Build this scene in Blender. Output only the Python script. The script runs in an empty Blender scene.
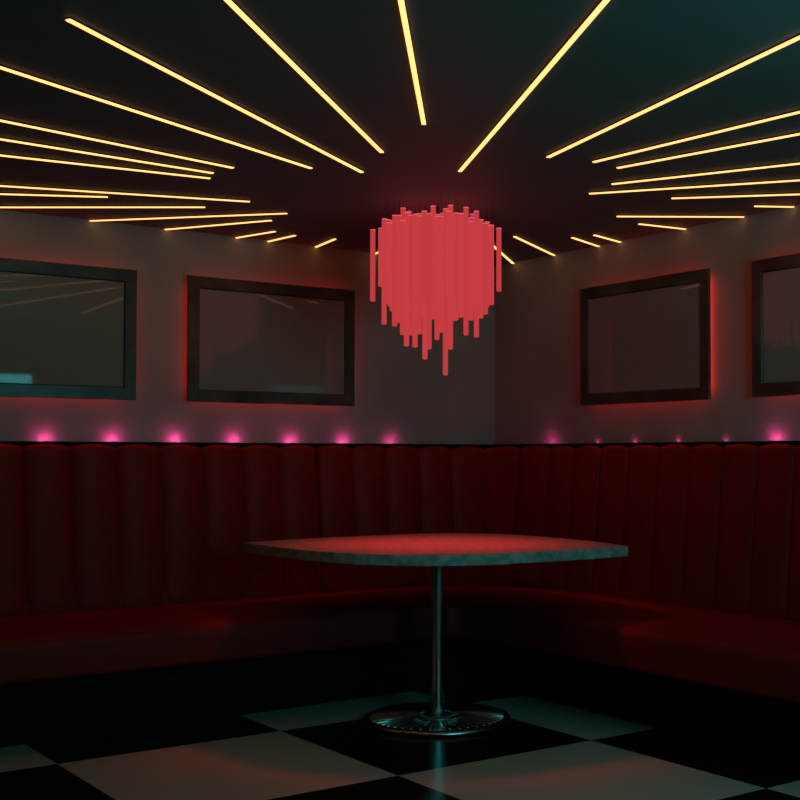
import bpy, bmesh, math, random
from math import sin, cos, pi, radians, hypot, atan2
from mathutils import Vector, Matrix
random.seed(7)
scn = bpy.context.scene
COL = scn.collection

# ------------------------------------------------------------------ helpers
def new_mat(name):
    m = bpy.data.materials.new(name); m.use_nodes = True
    return m, m.node_tree.nodes, m.node_tree.links, m.node_tree.nodes['Principled BSDF']

def simple(name, col, rough=.5, metal=0., spec=.5, emit=None, es=1.):
    m, N, L, B = new_mat(name)
    B.inputs['Base Color'].default_value = (*col, 1)
    B.inputs['Roughness'].default_value = rough
    B.inputs['Metallic'].default_value = metal
    B.inputs['Specular IOR Level'].default_value = spec
    if emit:
        B.inputs['Emission Color'].default_value = (*emit, 1)
        B.inputs['Emission Strength'].default_value = es
    return m

def noisy(name, c0, c1, scale, rough=.5, metal=0., spec=.5, bump=0., bscale=None, detail=4, r1=None, lo=.35, hi=.65):
    m, N, L, B = new_mat(name)
    tc = N.new('ShaderNodeTexCoord')
    nz = N.new('ShaderNodeTexNoise'); nz.inputs['Scale'].default_value = scale; nz.inputs['Detail'].default_value = detail
    L.new(tc.outputs['Object'], nz.inputs['Vector'])
    cr = N.new('ShaderNodeValToRGB')
    cr.color_ramp.elements[0].position = lo; cr.color_ramp.elements[1].position = hi
    cr.color_ramp.elements[0].color = (*c0, 1); cr.color_ramp.elements[1].color = (*c1, 1)
    L.new(nz.outputs['Fac'], cr.inputs['Fac']); L.new(cr.outputs['Color'], B.inputs['Base Color'])
    B.inputs['Roughness'].default_value = rough; B.inputs['Metallic'].default_value = metal
    B.inputs['Specular IOR Level'].default_value = spec
    if r1 is not None:
        mr = N.new('ShaderNodeMapRange'); mr.inputs['To Min'].default_value = rough; mr.inputs['To Max'].default_value = r1
        L.new(nz.outputs['Fac'], mr.inputs['Value']); L.new(mr.outputs['Result'], B.inputs['Roughness'])
    if bump:
        n2 = N.new('ShaderNodeTexNoise'); n2.inputs['Scale'].default_value = bscale or scale*4; n2.inputs['Detail'].default_value = 3
        L.new(tc.outputs['Object'], n2.inputs['Vector'])
        bp = N.new('ShaderNodeBump'); bp.inputs['Strength'].default_value = bump; bp.inputs['Distance'].default_value = .01
        L.new(n2.outputs['Fac'], bp.inputs['Height']); L.new(bp.outputs['Normal'], B.inputs['Normal'])
    return m

ROOT = {}
def thing(name, label, cat, loc, group=None):
    o = bpy.data.objects.new(name, None); COL.objects.link(o); o.empty_display_size = .1
    o.location = loc; o['label'] = label; o['category'] = cat
    if group: o['group'] = group
    ROOT[o] = Vector(loc)
    return o

def obj(name, bm, mats, parent=None, smooth=False, sharp=40):
    """mesh data is given in world coordinates and stored relative to the thing's base"""
    off = ROOT[parent] if parent else Vector((0, 0, 0))
    bmesh.ops.translate(bm, verts=bm.verts, vec=-off)
    bm.normal_update()
    me = bpy.data.meshes.new(name); bm.to_mesh(me); bm.free()
    for m in (mats if isinstance(mats, (list, tuple)) else [mats]): me.materials.append(m)
    if smooth:
        for p in me.polygons: p.use_smooth = True
        me.set_sharp_from_angle(angle=radians(sharp))
    o = bpy.data.objects.new(name, me); COL.objects.link(o)
    if parent: o.parent = parent
    ROOT[o] = off
    return o

def struct(name, bm, mat):
    o = obj(name, bm, mat); o['kind'] = 'structure'; return o

def box(bm, lo, hi, bevel=0., seg=2, mi=0):
    lo, hi = Vector(lo), Vector(hi)
    r = bmesh.ops.create_cube(bm, size=1)
    vs = r['verts']
    bmesh.ops.scale(bm, vec=(hi-lo), verts=vs)
    bmesh.ops.translate(bm, vec=(lo+hi)/2, verts=vs)
    fs = list({f for v in vs for f in v.link_faces})
    for f in fs: f.material_index = mi
    if bevel:
        es = list({e for v in vs for e in v.link_edges})
        bmesh.ops.bevel(bm, geom=es, offset=bevel, segments=seg, affect='EDGES', profile=.5, clamp_overlap=True)
    return vs

def bar(bm, p, q, w, z0, z1):
    """a box running from p to q in plan, w wide"""
    d = Vector((q[0]-p[0], q[1]-p[1], 0)); n = Vector((-d.y, d.x, 0)).normalized()*w/2
    P = Vector((*p[:2], 0)); Q = Vector((*q[:2], 0))
    pts = [P+n, P-n, Q-n, Q+n]
    a = [bm.verts.new((v.x, v.y, z0)) for v in pts]; b = [bm.verts.new((v.x, v.y, z1)) for v in pts]
    bm.faces.new(a); bm.faces.new(b[::-1])
    for i in range(4): bm.faces.new((a[i], b[i], b[(i+1) % 4], a[(i+1) % 4]))
    bmesh.ops.recalc_face_normals(bm, faces=bm.faces[:])

def lathe(bm, prof, c, n=48, mi=0, caps=True):
    rings = []
    for r, z in prof:
        rings.append([bm.verts.new((c[0]+r*cos(2*pi*k/n), c[1]+r*sin(2*pi*k/n), z)) for k in range(n)])
    fs = []
    for A, B in zip(rings, rings[1:]):
        for k in range(n): fs.append(bm.faces.new((A[k], A[(k+1) % n], B[(k+1) % n], B[k])))
    if caps:
        fs.append(bm.faces.new(rings[0][::-1])); fs.append(bm.faces.new(rings[-1]))
    for f in fs: f.material_index = mi
    return fs

def grid(bm, rows, close=False):
    V = [[bm.verts.new(p) for p in r] for r in rows]
    for A, B in zip(V, V[1:]):
        for i in range(len(A)-1): bm.faces.new((A[i], A[i+1], B[i+1], B[i]))
        if close: bm.faces.new((A[-1], A[0], B[0], B[-1]))
    return V

# ------------------------------------------------------------------ dimensions
YW, XW, ZC = 6.26, 4.652, 2.44            # left wall plane y, right wall plane x, ceiling height
X0, Y0 = -3.2, -1.5                       # far side wall, back wall
CX, CY = 3.319, 4.923                       # table and chandelier axis

# ------------------------------------------------------------------ materials
M_wall = noisy('wall_paint', (.27, .255, .25), (.31, .292, .285), 3.0, rough=.62, spec=.25, bump=.06, bscale=60)
M_ceil = noisy('ceiling_paint', (.105, .108, .108), (.115, .118, .118), 2.0, rough=.6, spec=.2)
M_leather = noisy('red_leather', (.235, .009, .008), (.285, .011, .009), 14, rough=.5, spec=.16, bump=.25, bscale=120)
M_black = simple('black_lacquer', (.004, .004, .004), .7, spec=.12)
M_plinth = simple('black_plinth', (.004, .004, .004), .6, spec=.15)
M_stone = noisy('table_stone', (.22, .215, .21), (.45, .44, .43), 30, rough=.42, spec=.4, detail=12, bump=.1, bscale=40, r1=.6)
M_chrome = simple('brushed_chrome', (.6, .59, .59), .2, metal=1.)
M_dchrome = simple('dark_chrome', (.6, .58, .57), .27, metal=1.)
M_frame = noisy('bronze_frame', (.022, .024, .018), (.07, .066, .048), 7, rough=.33, metal=0, detail=7, bump=.1, bscale=30)
M_glass = simple('grey_glass', (.25, .225, .21), .03, spec=.4)
M_strip = simple('strip_light', (.8, .7, .4), .5, emit=(2.1, .95, .29), es=1.0)
M_RODS = [simple('glowing_red_rod', (.004, .001, .001), .5, spec=.1, emit=(.55*k, .045*k, .052*k)) for k in (.95, 1., .975, 1.03)]
M_cap = simple('rod_cap', (.7, .2, .25), .3, emit=(.72, .10, .14), es=1.0)
M_led = simple('red_led', (.5, .02, .02), .5, emit=(1, .035, .03), es=6.0)
M_pink = simple('pink_lens', (.7, .2, .4), .3, emit=(1, .08, .32), es=2.5)
M_teal = simple('teal_screen_glow', (.02, .1, .1), .4, emit=(.08, .84, .84), es=4.8)

def floor_mat():
    m, N, L, B = new_mat('checker_floor')
    tc = N.new('ShaderNodeTexCoord'); mp = N.new('ShaderNodeMapping')
    mp.inputs['Location'].default_value = (-2.632+11, -5.175+10, .5)
    L.new(tc.outputs['Object'], mp.inputs['Vector'])
    ck = N.new('ShaderNodeTexChecker'); ck.inputs['Scale'].default_value = 1.0
    ck.inputs['Color1'].default_value = (.60, .50, .44, 1); ck.inputs['Color2'].default_value = (.006, .006, .006, 1)
    L.new(mp.outputs['Vector'], ck.inputs['Vector'])
    L.new(ck.outputs['Color'], B.inputs['Base Color'])
    B.inputs['Roughness'].default_value = .22; B.inputs['Specular IOR Level'].default_value = .35
    return m
M_floor = floor_mat()

# ------------------------------------------------------------------ room shell
T = .15
b = bmesh.new(); box(b, (X0-T, Y0-T, -.1), (XW+T, YW+T, 0)); struct('floor', b, M_floor)
b = bmesh.new(); box(b, (X0-T, Y0-T, ZC), (XW+T, YW+T, ZC+.1)); struct('ceiling', b, M_ceil)
b = bmesh.new(); box(b, (X0-T, YW, 0), (XW+T, YW+T, ZC)); struct('wall_left', b, M_wall)
b = bmesh.new(); box(b, (XW, Y0-T, 0), (XW+T, YW, ZC)); struct('wall_right', b, M_wall)
b = bmesh.new(); box(b, (X0-T, Y0-T, 0), (XW, Y0, ZC)); struct('wall_back', b, M_wall)
b = bmesh.new(); box(b, (X0-T, Y0, 0), (X0, YW, ZC)); struct('wall_side', b, M_wall)

# ------------------------------------------------------------------ banquettes
def path_point(s, y_line, x_line, R):
    """plan curve along the left wall (s<0), round the corner, then along the right wall.
       s = 0 in the middle of the corner fillet; returns point and inward normal"""
    q = R*pi/4
    if s < -q: return Vector((x_line-R+(s+q), y_line, 0)), Vector((0, -1, 0))
    if s > q:  return Vector((x_line, y_line-R-(s-q), 0)), Vector((-1, 0, 0))
    a = pi/4 - s/R
    n = Vector((cos(a), sin(a), 0))
    return Vector((x_line-R, y_line-R, 0))+n*R, -n

YB, XB, RB = 6.195, 4.587, .22
VALLEYS = [-.042-.227*k for k in range(24, -1, -1)]+[.235]+[.52+.226*k for k in range(17)]
def backrest(i0, i1):
    """channel-tufted pads between valley i0 and valley i1"""
    bm = bmesh.new(); rows = []
    n = 14
    ss = []
    for i in range(i0, i1):
        for k in range(n): ss.append((VALLEYS[i]+(VALLEYS[i+1]-VALLEYS[i])*k/n, k/n))
    ss.append((VALLEYS[i1], 1.0))
    ss[0] = (ss[0][0]+.002, 0.); ss[-1] = (ss[-1][0]-.002, 1.)
    ZB, ZV = .47, 1.262
    prof = []
    for k in range(15):                      # up the face
        prof.append(('f', k/14))
    for k in range(1, 8):                    # roll over the top
        prof.append(('t', k/7*pi/2))
    for s, u in ss:
        p, nrm = path_point(s, YB, XB, RB)
        sh = max(0., sin(pi*u))**.62
        row = []
        for kind, t in prof:
            if kind == 'f':
                z = ZB+(ZV-ZB)*t
                lean = .078*(1-t)
                end = min(1., t/.06+.35)
                off = .004+lean+.030*sh*end
            else:
                off = .004+(.030*sh)*cos(t)
                z = ZV+(.030+.018*sh)*sin(t)
            row.append(p+nrm*off+Vector((0, 0, z)))
        row.append(p-nrm*.0+Vector((0, 0, prof and row[-1].z)))
        row.append(p+Vector((0, 0, ZB)))
        rows.append(row)
    V = grid(bm, rows, close=True)
    bm.faces.new(V[0][::-1]); bm.faces.new(V[-1])
    bmesh.ops.recalc_face_normals(bm, faces=bm.faces[:])
    return bm

def sweep(prof, s0, s1, y_line, x_line, R, step=.12):
    """prof: closed list of (inward offset, z)"""
    bm = bmesh.new(); q = R*pi/4
    ss = [s0]
    s = s0
    while s < s1-1e-6:
        st = .03 if -q-.03 < s < q else step
        s = min(s+st, s1)
        if ss[-1] < -q < s: s = -q
        ss.append(s)
    rows = []
    for s in ss:
        p, nrm = path_point(s, y_line, x_line, R)
        rows.append([p+nrm*o+Vector((0, 0, z)) for o, z in prof])
    V = grid(bm, rows, close=True)
    bm.faces.new(V[0][::-1]); bm.faces.new(V[-1])
    bmesh.ops.recalc_face_normals(bm, faces=bm.faces[:])
    return bm

def rounded(o0, o1, z0, z1, rt, rb, n=6, crown=.008):
    pts = [(o0, z0)]
    for k in range(n+1):
        a = -pi/2+pi/2*k/n; pts.append((o1-rb+rb*cos(a), z0+rb+rb*sin(a)))
    for k in range(n+1):
        a = pi/2*k/n; pts.append((o1-rt+rt*cos(a), z1-rt+rt*sin(a)))
    for k in range(1, 6): pts.append((o1-rt-(o1-rt-o0)*k/6, z1+crown*sin(pi*k/6)))
    pts.append((o0, z1))
    return pts

# seat path is referred to its front line so the inside corner has its own radius
YF, XF, RF = 5.283, 3.706, .09
def seat_front(s0, s1, d0, d1, z0, z1, rt, rb, gap=.0):
    """cushion whose front follows the rounded inner corner; depth grows backwards (offset negative inward)"""
    pr = [(o, z) for o, z in rounded(-d1, -d0, z0, z1, rt, rb)]
    return sweep(pr, s0+gap, s1-gap, YF, XF, RF)

def banquette(label, iv0, iv1, s0, s1, loc, sf0, sf1, corner=False):
    t = thing('banquette', label, 'banquette', loc, 'red leather banquettes along the walls')
    obj('backrest', backrest(iv0, iv1), M_leather, t, smooth=True, sharp=60)
    obj('back_board', sweep([(0, .0), (0, 1.3225), (-.06, 1.3225), (-.06, .0)], s0+.002, s1-.002, YB+.004, XB+.004, .006), M_black, t)
    bm = seat_front(sf0, sf1, 0, .80, .322, .502, .045, .02, gap=.002)
    obj('seat_cushion', bm, M_leather, t, smooth=True, sharp=50)
    pl = sweep([(-.80, 0), (-.33, 0), (-.33, .322), (-.80, .322)], sf0+.002, sf1-.002, YF, XF, RF)
    obj('plinth', pl, M_plinth, t)
    return t

banquette('long red channel-backed banquette along the left wall', 0, 19, -.95-4.591, 3.363-4.591, (1.2, 5.7, 0), -4.637, -.324)
banquette('rounded red corner banquette section behind the table', 19, 28, 3.363-4.591, 6.199-5.176, (4.1, 5.7, 0), -.324, .088)
banquette('red channel-backed banquette along the right wall', 28, 42, 6.199-5.176, 6.199-2.012, (4.1, 3.4, 0), .088, 3.252)

# ------------------------------------------------------------------ table
def catmull(P, n=10):
    out = []
    Q = [2*Vector(P[0])-Vector(P[1])]+[Vector(p) for p in P]+[2*Vector(P[-1])-Vector(P[-2])]
    for i in range(1, len(Q)-2):
        a, b_, c, d = Q[i-1:i+3]
        for k in range(n):
            t = k/n
            out.append(.5*((2*b_)+(c-a)*t+(2*a-5*b_+4*c-d)*t*t+(3*b_-a-3*c+d)*t**3))
    return out
TL, TR = (-.672, .682), (.638, -.638)
back_side = [TL, (-.30, .745), (.10, .762), (.42, .735), (.61, .62), (.725, .43), (.755, .10), (.73, -.30), TR]
front_side = [TR, (.40, -.655), (.08, -.645), (-.20, -.605), (-.44, -.465), (-.60, -.23), (-.665, .07), (-.68, .37), TL]
outline = catmull(back_side)+catmull(front_side)
t = thing('pedestal_table', 'grey stone-topped table on a round chrome foot, lit red from above', 'table', (CX, CY, 0))
bm = bmesh.new()
ZT0, ZT1 = .785, .832
loops = []
for inset, z in ((.004, ZT0), (0, ZT0+.004), (0, ZT1-.003), (.003, ZT1)):
    loops.append([Vector((CX+p.x*(1-inset), CY+p.y*(1-inset), z)) for p in outline])
V = grid(bm, loops, close=True)
bm.faces.new(V[0][::-1]); bm.faces.new(V[-1])
bmesh.ops.recalc_face_normals(bm, faces=bm.faces[:])
obj('tabletop', bm, M_stone, t)
bm = bmesh.new(); lathe(bm, [(.037, .024), (.037, ZT0-.008)], (CX, CY), 48)
obj('pole', bm, M_chrome, t, smooth=True)
bm = bmesh.new(); lathe(bm, [(.12, ZT0-.008), (.12, ZT0)], (CX, CY), 40)
obj('mounting_plate', bm, M_dchrome, t, smooth=True)
bm = bmesh.new()
lathe(bm, [(.335, .0), (.345, .004), (.350, .011), (.348, .018), (.340, .024), (.328, .027), (.316, .025), (.306, .018), (.30, .012), (.02, .012)], (CX, CY), 96)
base = obj('base_plate', bm, M_dchrome, t, smooth=True, sharp=50)
bm = bmesh.new()
NF = 44
for k in range(NF):
    a = 2*pi*k/NF+.02
    d = Vector((cos(a), sin(a), 0)); n_ = Vector((-sin(a), cos(a), 0))
    r0, r1 = .098, .318
    w0, w1 = .0040, .0125
    def P(r, o, z): return Vector((CX, CY, 0))+d*r+n_*o+Vector((0, 0, z))
    secs = []
    for r, w in ((r0, .003), (r0+.003, .0050), (.20, .0078), (r1-.006, .0100), (r1, .006)):
        secs.append([P(r, w*cos(q), .0235+w*.9*sin(q)) for q in [2*pi*j/10 for j in range(10)]])
    V = grid(bm, secs, close=True); bm.faces.new(V[0][::-1]); bm.faces.new(V[-1])
bmesh.ops.recalc_face_normals(bm, faces=bm.faces[:])
o = obj('radial_ribs', bm, M_dchrome, base, smooth=True, sharp=60)
bm = bmesh.new(); lathe(bm, [(.095, .012), (.095, .026), (.088, .033), (.074, .033), (.066, .026), (.037, .024)], (CX, CY), 56, caps=False)
hub = obj('hub_ring', bm, M_dchrome, base, smooth=True, sharp=50)
bm = bmesh.new()
for k in range(30):
    a = 2*pi*k/30
    c = (CX+.081*cos(a), CY+.081*sin(a))
    lathe(bm, [(.0045, .031), (.0045, .0355), (.003, .037)], c, 8)
bmesh.ops.recalc_face_normals(bm, faces=bm.faces[:])
obj('hub_studs', bm, M_chrome, base, smooth=True)

# ------------------------------------------------------------------ chandelier
H_EYE = 1.25
ch = thing('chandelier', 'chandelier of glowing red hanging rods above the table', 'chandelier', (CX, CY, ZC))
ux, uy = cos(-.6530), sin(-.6530)          # across the view of the chandelier's front
vx, vy = -uy, ux
placed = []
def rod(lx, ly, z0, r=.0122):
    x, y = CX+ux*lx+vx*ly, CY+uy*lx+vy*ly
    rr = hypot(lx, ly)
    z1 = 2.343+.078*(1-(rr/.32)**2)+random.uniform(-.035, .022)
    bm = bmesh.new()
    lathe(bm, [(r*.6, z0), (r, z0+.003), (r, z1-.005)], (x, y), 14, 0)
    lathe(bm, [(r+.0005, z1-.005), (r+.0005, z1-.001), (r*.7, z1)], (x, y), 14, 1)
    lathe(bm, [(.0005, z1), (.0005, ZC)], (x, y), 4, 2)
    bmesh.ops.recalc_face_normals(bm, faces=bm.faces[:])
    obj('rod', bm, [M_RODS[len(placed) % 4], M_cap, M_black], ch, smooth=True)
    placed.append((lx, ly))
# long rods that make the ragged lower edge: offset across, z of the lower tip
EDGE = [(372.5,301),(380.5,286),(384,324),(389,304),(394.5,326),(398.5,322.5),(402.5,334.5),(406.5,346),(411,335),(415,347),(419.5,334),(425,359),(429,349),(433,319),(437,339.5),(441,332),(445.5,375),(450.5,349),(456,320),(461,317),(466,335),(471,320),(476.5,337),(481,318),(485.5,314),(491.5,304.5),(499,291)]
for i, (px, py) in enumerate(EDGE):
    lat0 = -.3545
    lx = (px-437.6)/1247.5*5.927
    lim = math.sqrt(max(0, .315**2-lx*lx))
    ly = (-.85 if i % 3 == 0 else (-.55 if i % 3 == 1 else -.3))*lim if abs(lx) < .27 else 0
    lx = (px-512.18)/1247.5*(5.93+ly)-lat0
    rod(lx, ly, H_EYE+(456-py)/1247.5*(5.93+ly))
tries = 0
while len(placed) < 84 and tries < 60000:
    tries += 1
    lx, ly = random.uniform(-.31, .31), random.uniform(-.31, .31)
    if hypot(lx, ly) > .285 or hypot(lx, ly) < .10 or lx > .262 or lx < -.235: continue
    need = .052 if tries < 20000 else .042
    if min(hypot(lx-a, ly-b_) for a, b_ in placed) < need: continue
    rr = hypot(lx, ly)
    rod(lx, ly, 1.90+.12*(rr/.31)**2+random.uniform(-.02, .05))

def light(name, kind, loc, energy, color, parent, **kw):
    l = bpy.data.lights.new(name, kind); l.energy = energy; l.color = color
    for k, v in kw.items(): setattr(l, k, v)
    o = bpy.data.objects.new(name, l); COL.objects.link(o)
    o.parent = parent; o.location = Vector(loc)-ROOT[parent]
    return o
bm = bmesh.new(); lathe(bm, [(.045, 2.015), (.05, 2.03), (.05, 2.09), (.02, 2.10), (.004, 2.10), (.004, ZC)], (CX, CY), 24)
obj('lamp_socket', bm, M_black, ch, smooth=True)
light('downlight', 'SPOT', (CX, CY, 2.0), 72, (1, .04, .04), ch, spot_size=radians(84), spot_blend=1.0, shadow_soft_size=.09)

# ------------------------------------------------------------------ ceiling light strips
STRIPS = [
    (2.532, 4.145, 1.002, 2.644, 'light strip cut by the top edge, pointing at the chandelier from the upper left'),
    (2.646, 4.489, 1.081, 3.395, 'long light strip starting in the top left corner area, whole and steeply slanted'),
    (2.442, 4.553, 0.594, 3.74, 'light strip cut by the left edge, highest of those on the left edge'),
    (2.185, 4.742, 0.532, 4.443, 'light strip cut by the left edge, second highest there'),
    (2.159, 4.881, 0.495, 4.799, 'light strip cut by the left edge, middle one of three close together'),
    (2.19, 4.981, 0.572, 5.214, 'light strip cut by the left edge, lowest of three close together'),
    (2.539, 5.327, 0.668, 5.973, 'thin light strip on the left crossing above a shorter one, sloping gently down'),
    (1.977, 5.625, 0.857, 6.26, 'short thin light strip at the left edge, just under a longer sloping one'),
    (2.426, 5.576, 1.536, 6.26, 'level light strip at the left edge, nearly touching the wall line'),
    (2.807, 5.476, 2.102, 6.26, 'long light strip ending at the left wall above the teal-lit frame'),
    (2.828, 5.687, 2.499, 6.26, 'light strip ending at the left wall above the gap between the two left frames'),
    (2.983, 5.956, 2.904, 6.26, 'short left-wall light strip, left one of a close pair above the dark frame'),
    (3.123, 5.999, 3.094, 6.26, 'short left-wall light strip, right one of a close pair above the dark frame'),
    (3.347, 5.964, 3.391, 6.26, 'small lone light strip above the right end of the dark left-hand frame'),
    (3.723, 5.983, 3.779, 6.26, 'small light strip at the left wall, partly hidden behind the chandelier rods'),
    (2.435, 3.701, 1.304, 2.155, 'light strip coming down almost straight from the top edge above the chandelier'),
    (2.96, 4.227, 1.979, 2.03, 'light strip cut by the top edge, pointing at the chandelier from the upper right'),
    (3.097, 3.815, 2.666, 1.795, 'long light strip running to the upper right corner of the photo'),
    (3.294, 3.766, 3.433, 2.085, 'light strip cut by the right edge, next below the one to the upper corner'),
    (3.44, 3.784, 3.768, 2.191, 'light strip cut by the right edge, third counting down from the upper corner'),
    (3.626, 4.025, 4.352, 2.46, 'light strip cut by the right edge, middle of the right-hand fan'),
    (3.677, 4.234, 4.652, 2.864, 'light strip at the right edge starting furthest left of the flatter ones'),
    (4.044, 4.082, 4.652, 3.445, 'nearly level light strip cut by the right edge, starting below its longer neighbours'),
    (4.483, 3.972, 4.652, 3.866, 'short level light strip touching the right wall above the cut-off frame'),
    (4.135, 4.556, 4.652, 4.177, 'light strip ending at the right wall above the gap between the right-hand frames'),
    (4.359, 4.635, 4.652, 4.594, 'short light strip at the right wall above the right end of the whole frame'),
    (4.39, 5.014, 4.652, 5.095, 'small light strip at the right wall, right one of a close pair'),
    (4.347, 5.146, 4.652, 5.274, 'small light strip at the right wall, left one of a close pair'),
    (4.076, 5.308, 4.652, 5.67, 'light strip ending at the right wall just right of the chandelier'),
    (4.033, 5.499, 4.652, 6.068, 'light strip running behind the right side of the chandelier to the room corner'),
]
for x0, y0, x1, y1, label in STRIPS:
    p = (x0, y0)
    L_ = hypot(x1-x0, y1-y0); dx, dy = (x1-x0)/L_, (y1-y0)/L_
    # a strip that reaches a wall stops where its square end touches it
    back = 0.
    if x1 > XW-.03: back = max(back, (x1+.013*abs(dy)-XW+.0005)/dx)
    if y1 > YW-.03: back = max(back, (y1+.013*abs(dx)-YW+.0005)/dy)
    q = (x1-dx*back, y1-dy*back)
    t = thing('strip_light', label, 'light strip', (p[0], p[1], ZC), 'yellow light strips fanned across the ceiling')
    bm = bmesh.new(); bar(bm, p, q, .016, ZC-.005, ZC); obj('housing', bm, M_black, t)
    bm = bmesh.new(); bar(bm, p, q, .0155, ZC-.009, ZC-.005); obj('diffuser', bm, M_strip, t)

# ------------------------------------------------------------------ framed glass panels
def picture(along0, along1, wall, label):
    z0, z1, fw = 1.5355, 2.199, .066
    W = YW if wall == 'L' else XW
    def bx(bm, a0, a1, d0, d1, zz0, zz1, bev=0):       # d = distance from the wall
        if wall == 'L': box(bm, (a0, W-d1, zz0), (a1, W-d0, zz1), bev)
        else: box(bm, (W-d1, a0, zz0), (W-d0, a1, zz1), bev)
    loc = ((along0+along1)/2, W, z0) if wall == 'L' else (W, (along0+along1)/2, z0)
    t = thing('picture_frame', label, 'picture', loc, 'framed glass panels on the walls')
    bm = bmesh.new()
    # mitred frame: outer/inner loops with a small bevel
    prof = [(0, .044), (0, .056), (.003, .059), (fw-.006, .059), (fw, .053), (fw, .044)]
    loops = []
    for ins, d in prof:
        a0, a1, b0, b1 = along0+ins, along1-ins, z0+ins, z1-ins
        c = [(a0, b0), (a1, b0), (a1, b1), (a0, b1)]
        loops.append([Vector((a, W-d, z)) if wall == 'L' else Vector((W-d, a, z)) for a, z in c])
    V = grid(bm, loops, close=True)
    for i in range(4): bm.faces.new((V[-1][i], V[-1][(i+1) % 4], V[0][(i+1) % 4], V[0][i]))
    bmesh.ops.recalc_face_normals(bm, faces=bm.faces[:])
    obj('frame', bm, M_frame, t)
    bm = bmesh.new(); bx(bm, along0+fw-.003, along1-fw+.003, .045, .050, z0+fw-.003, z1-fw+.003)
    obj('glass', bm, M_glass, t)
    bm = bmesh.new()
    i = .045; w = .010
    bx(bm, along0+i, along1-i, .018, .032, z0+i, z0+i+w); bx(bm, along0+i, along1-i, .018, .032, z1-i-w, z1-i)
    bx(bm, along0+i, along0+i+w, .018, .032, z0+i+w, z1-i-w); bx(bm, along1-i-w, along1-i, .018, .032, z0+i+w, z1-i-w)
    obj('backlight', bm, M_led, t)
    for a in (along0+.15, along1-.15-.03):
        bm = bmesh.new(); bx(bm, a, a+.03, 0, .046, z0+.25, z1-.25); obj('wall_bracket', bm, M_black, t)
    return t
picture(2.336-1.01, 2.336, 'L', 'teal-lit framed glass panel cut by the left edge of the photo')
picture(2.610, 3.613, 'L', 'dark framed glass panel left of the chandelier, teal on its left side')
picture(4.376, 5.374, 'R', 'brown framed glass panel just right of the corner, seen whole')
picture(4.093-1.013, 4.093, 'R', 'brown framed glass panel cut by the right edge of the photo')

# ------------------------------------------------------------------ pink uplights on the back boards
LAMPS = [('L', 1.215, 1, None), ('L', 1.55, 1, None),
    ('L', 1.882, 1, 'leftmost pink uplight, below the teal-lit frame'),
    ('L', 2.217, 1, 'pink uplight below the lower right corner of the teal-lit frame'),
    ('L', 2.549, 1, 'pink uplight below the gap between the two left-hand frames'),
    ('L', 2.879, 1, 'pink uplight below the left half of the frame beside the chandelier'),
    ('L', 3.218, .9, 'pink uplight below the right half of the frame beside the chandelier'),
    ('L', 3.553, .8, 'pink uplight below the lower right corner of the frame beside the chandelier'),
    ('L', 3.873, .55, 'dimmer pink uplight below the left edge of the red chandelier'),
    ('R', 5.655, .45, 'faint wide pink uplight nearest the corner on the right-hand wall'),
    ('R', 5.254, .07, 'tiny pink uplight below the left end of the whole right-hand frame'),
    ('R', 4.947, .08, 'tiny pink uplight below the middle of the whole right-hand frame'),
    ('R', 4.615, .09, 'tiny pink uplight below the right half of the whole right-hand frame'),
    ('R', 4.280, .08, 'tiny pink uplight below the gap between the two right-hand frames'),
    ('R', 3.954, 1, 'bright pink uplight at the far right of the photo'),
    ('R', 3.62, 1, None)]
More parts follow.
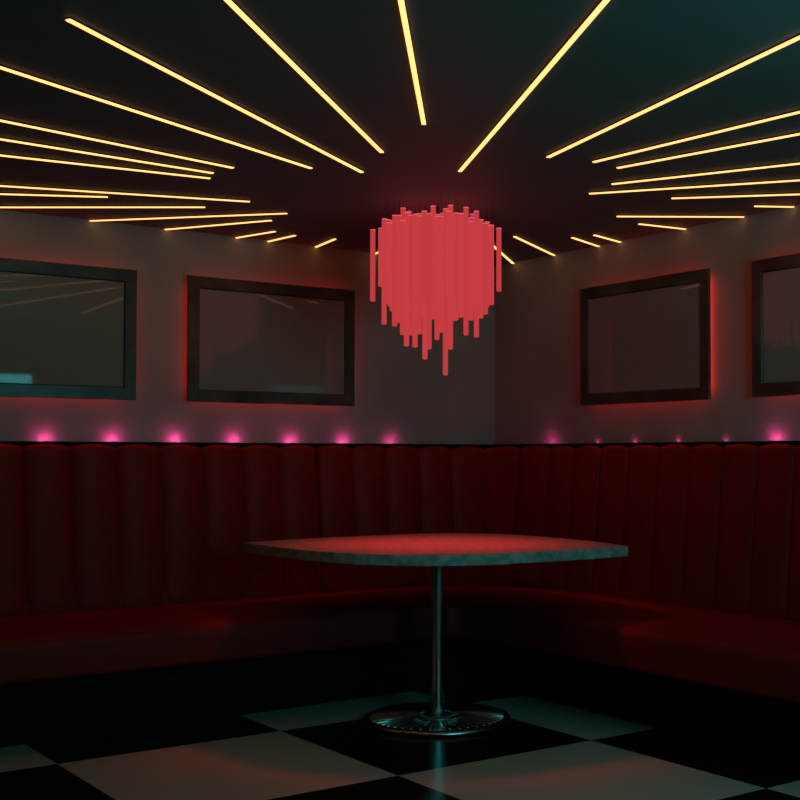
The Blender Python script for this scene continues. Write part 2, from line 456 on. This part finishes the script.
for wall, s, pw, label in LAMPS:
    if label is None: continue
    d = .012 if pw < .1 else (.046 if s == 5.655 else .034)
    s += .016 if wall == 'L' else .035
    x, y = (s, YW-d) if wall == 'L' else (XW-d, s)
    zt = 1.3225
    t = thing('uplight', label, 'uplight', (x, y, zt), 'small pink uplights along the top of the banquettes')
    bm = bmesh.new(); lathe(bm, [(.014, zt), (.014, zt+.0015), (.011, zt+.002), (.011, zt+.0005)], (x, y), 20, caps=False)
    obj('housing', bm, M_black, t, smooth=True)
    bm = bmesh.new(); lathe(bm, [(.0105, zt), (.0105, zt+.001)], (x, y), 20); obj('lens', bm, M_pink, t)
    l = light('uplight_glow', 'POINT', (x, y, zt+.007), .22*pw*(.5 if pw < .1 else 1)*(1.1 if s > 5.6 else 1), (1, .08, .36), t,
              shadow_soft_size=.006)

# ------------------------------------------------------------------ teal display (seen in the glass of the left-hand frame)
SX1, SY, SZ1 = 3.40, .80, 1.986
t = thing('display_stand', 'glowing teal display on a black stand, seen only mirrored in the teal-lit frame', 'display', (SX1-.65, SY-.1, 0))
bm = bmesh.new(); box(bm, (SX1-1.34, SY-.12, 1.02), (SX1+.025, SY, SZ1+.025), .006); obj('housing', bm, M_black, t)
bm = bmesh.new(); box(bm, (SX1-1.315, SY, 1.045), (SX1, SY+.006, SZ1)); obj('display', bm, M_teal, t)
bm = bmesh.new(); box(bm, (SX1-.75, SY-.09, .03), (SX1-.55, SY-.03, 1.02), .004); obj('pole', bm, M_black, t)
bm = bmesh.new(); box(bm, (SX1-1.05, SY-.30, 0), (SX1-.25, SY+.18, .03), .006); obj('base', bm, M_black, t)

# ------------------------------------------------------------------ camera
cam = bpy.data.cameras.new('camera'); co = bpy.data.objects.new('camera', cam); COL.objects.link(co)
F_PX = 1247.5
cam.sensor_fit = 'HORIZONTAL'; cam.sensor_width = 36; cam.lens = 36*F_PX/800
cam.shift_x = -(512.18-400)/800
cam.shift_y = (425-400)/800
cam.clip_start = .05
A, TH = .91775, .02502
fwd = Vector((cos(A)*cos(TH), sin(A)*cos(TH), sin(TH)))
co.location = (0, 0, H_EYE)
co.rotation_euler = fwd.to_track_quat('-Z', 'Y').to_euler()
scn.camera = co

w = bpy.data.worlds.new('world'); scn.world = w; w.use_nodes = True
w.node_tree.nodes['Background'].inputs['Color'].default_value = (0, 0, 0, 1)
scn.view_settings.view_transform = 'Standard'; scn.view_settings.look = 'None'
scn.view_settings.exposure = 0; scn.view_settings.gamma = 1
scn.cycles.use_denoising = True
scn.cycles.max_bounces = 8
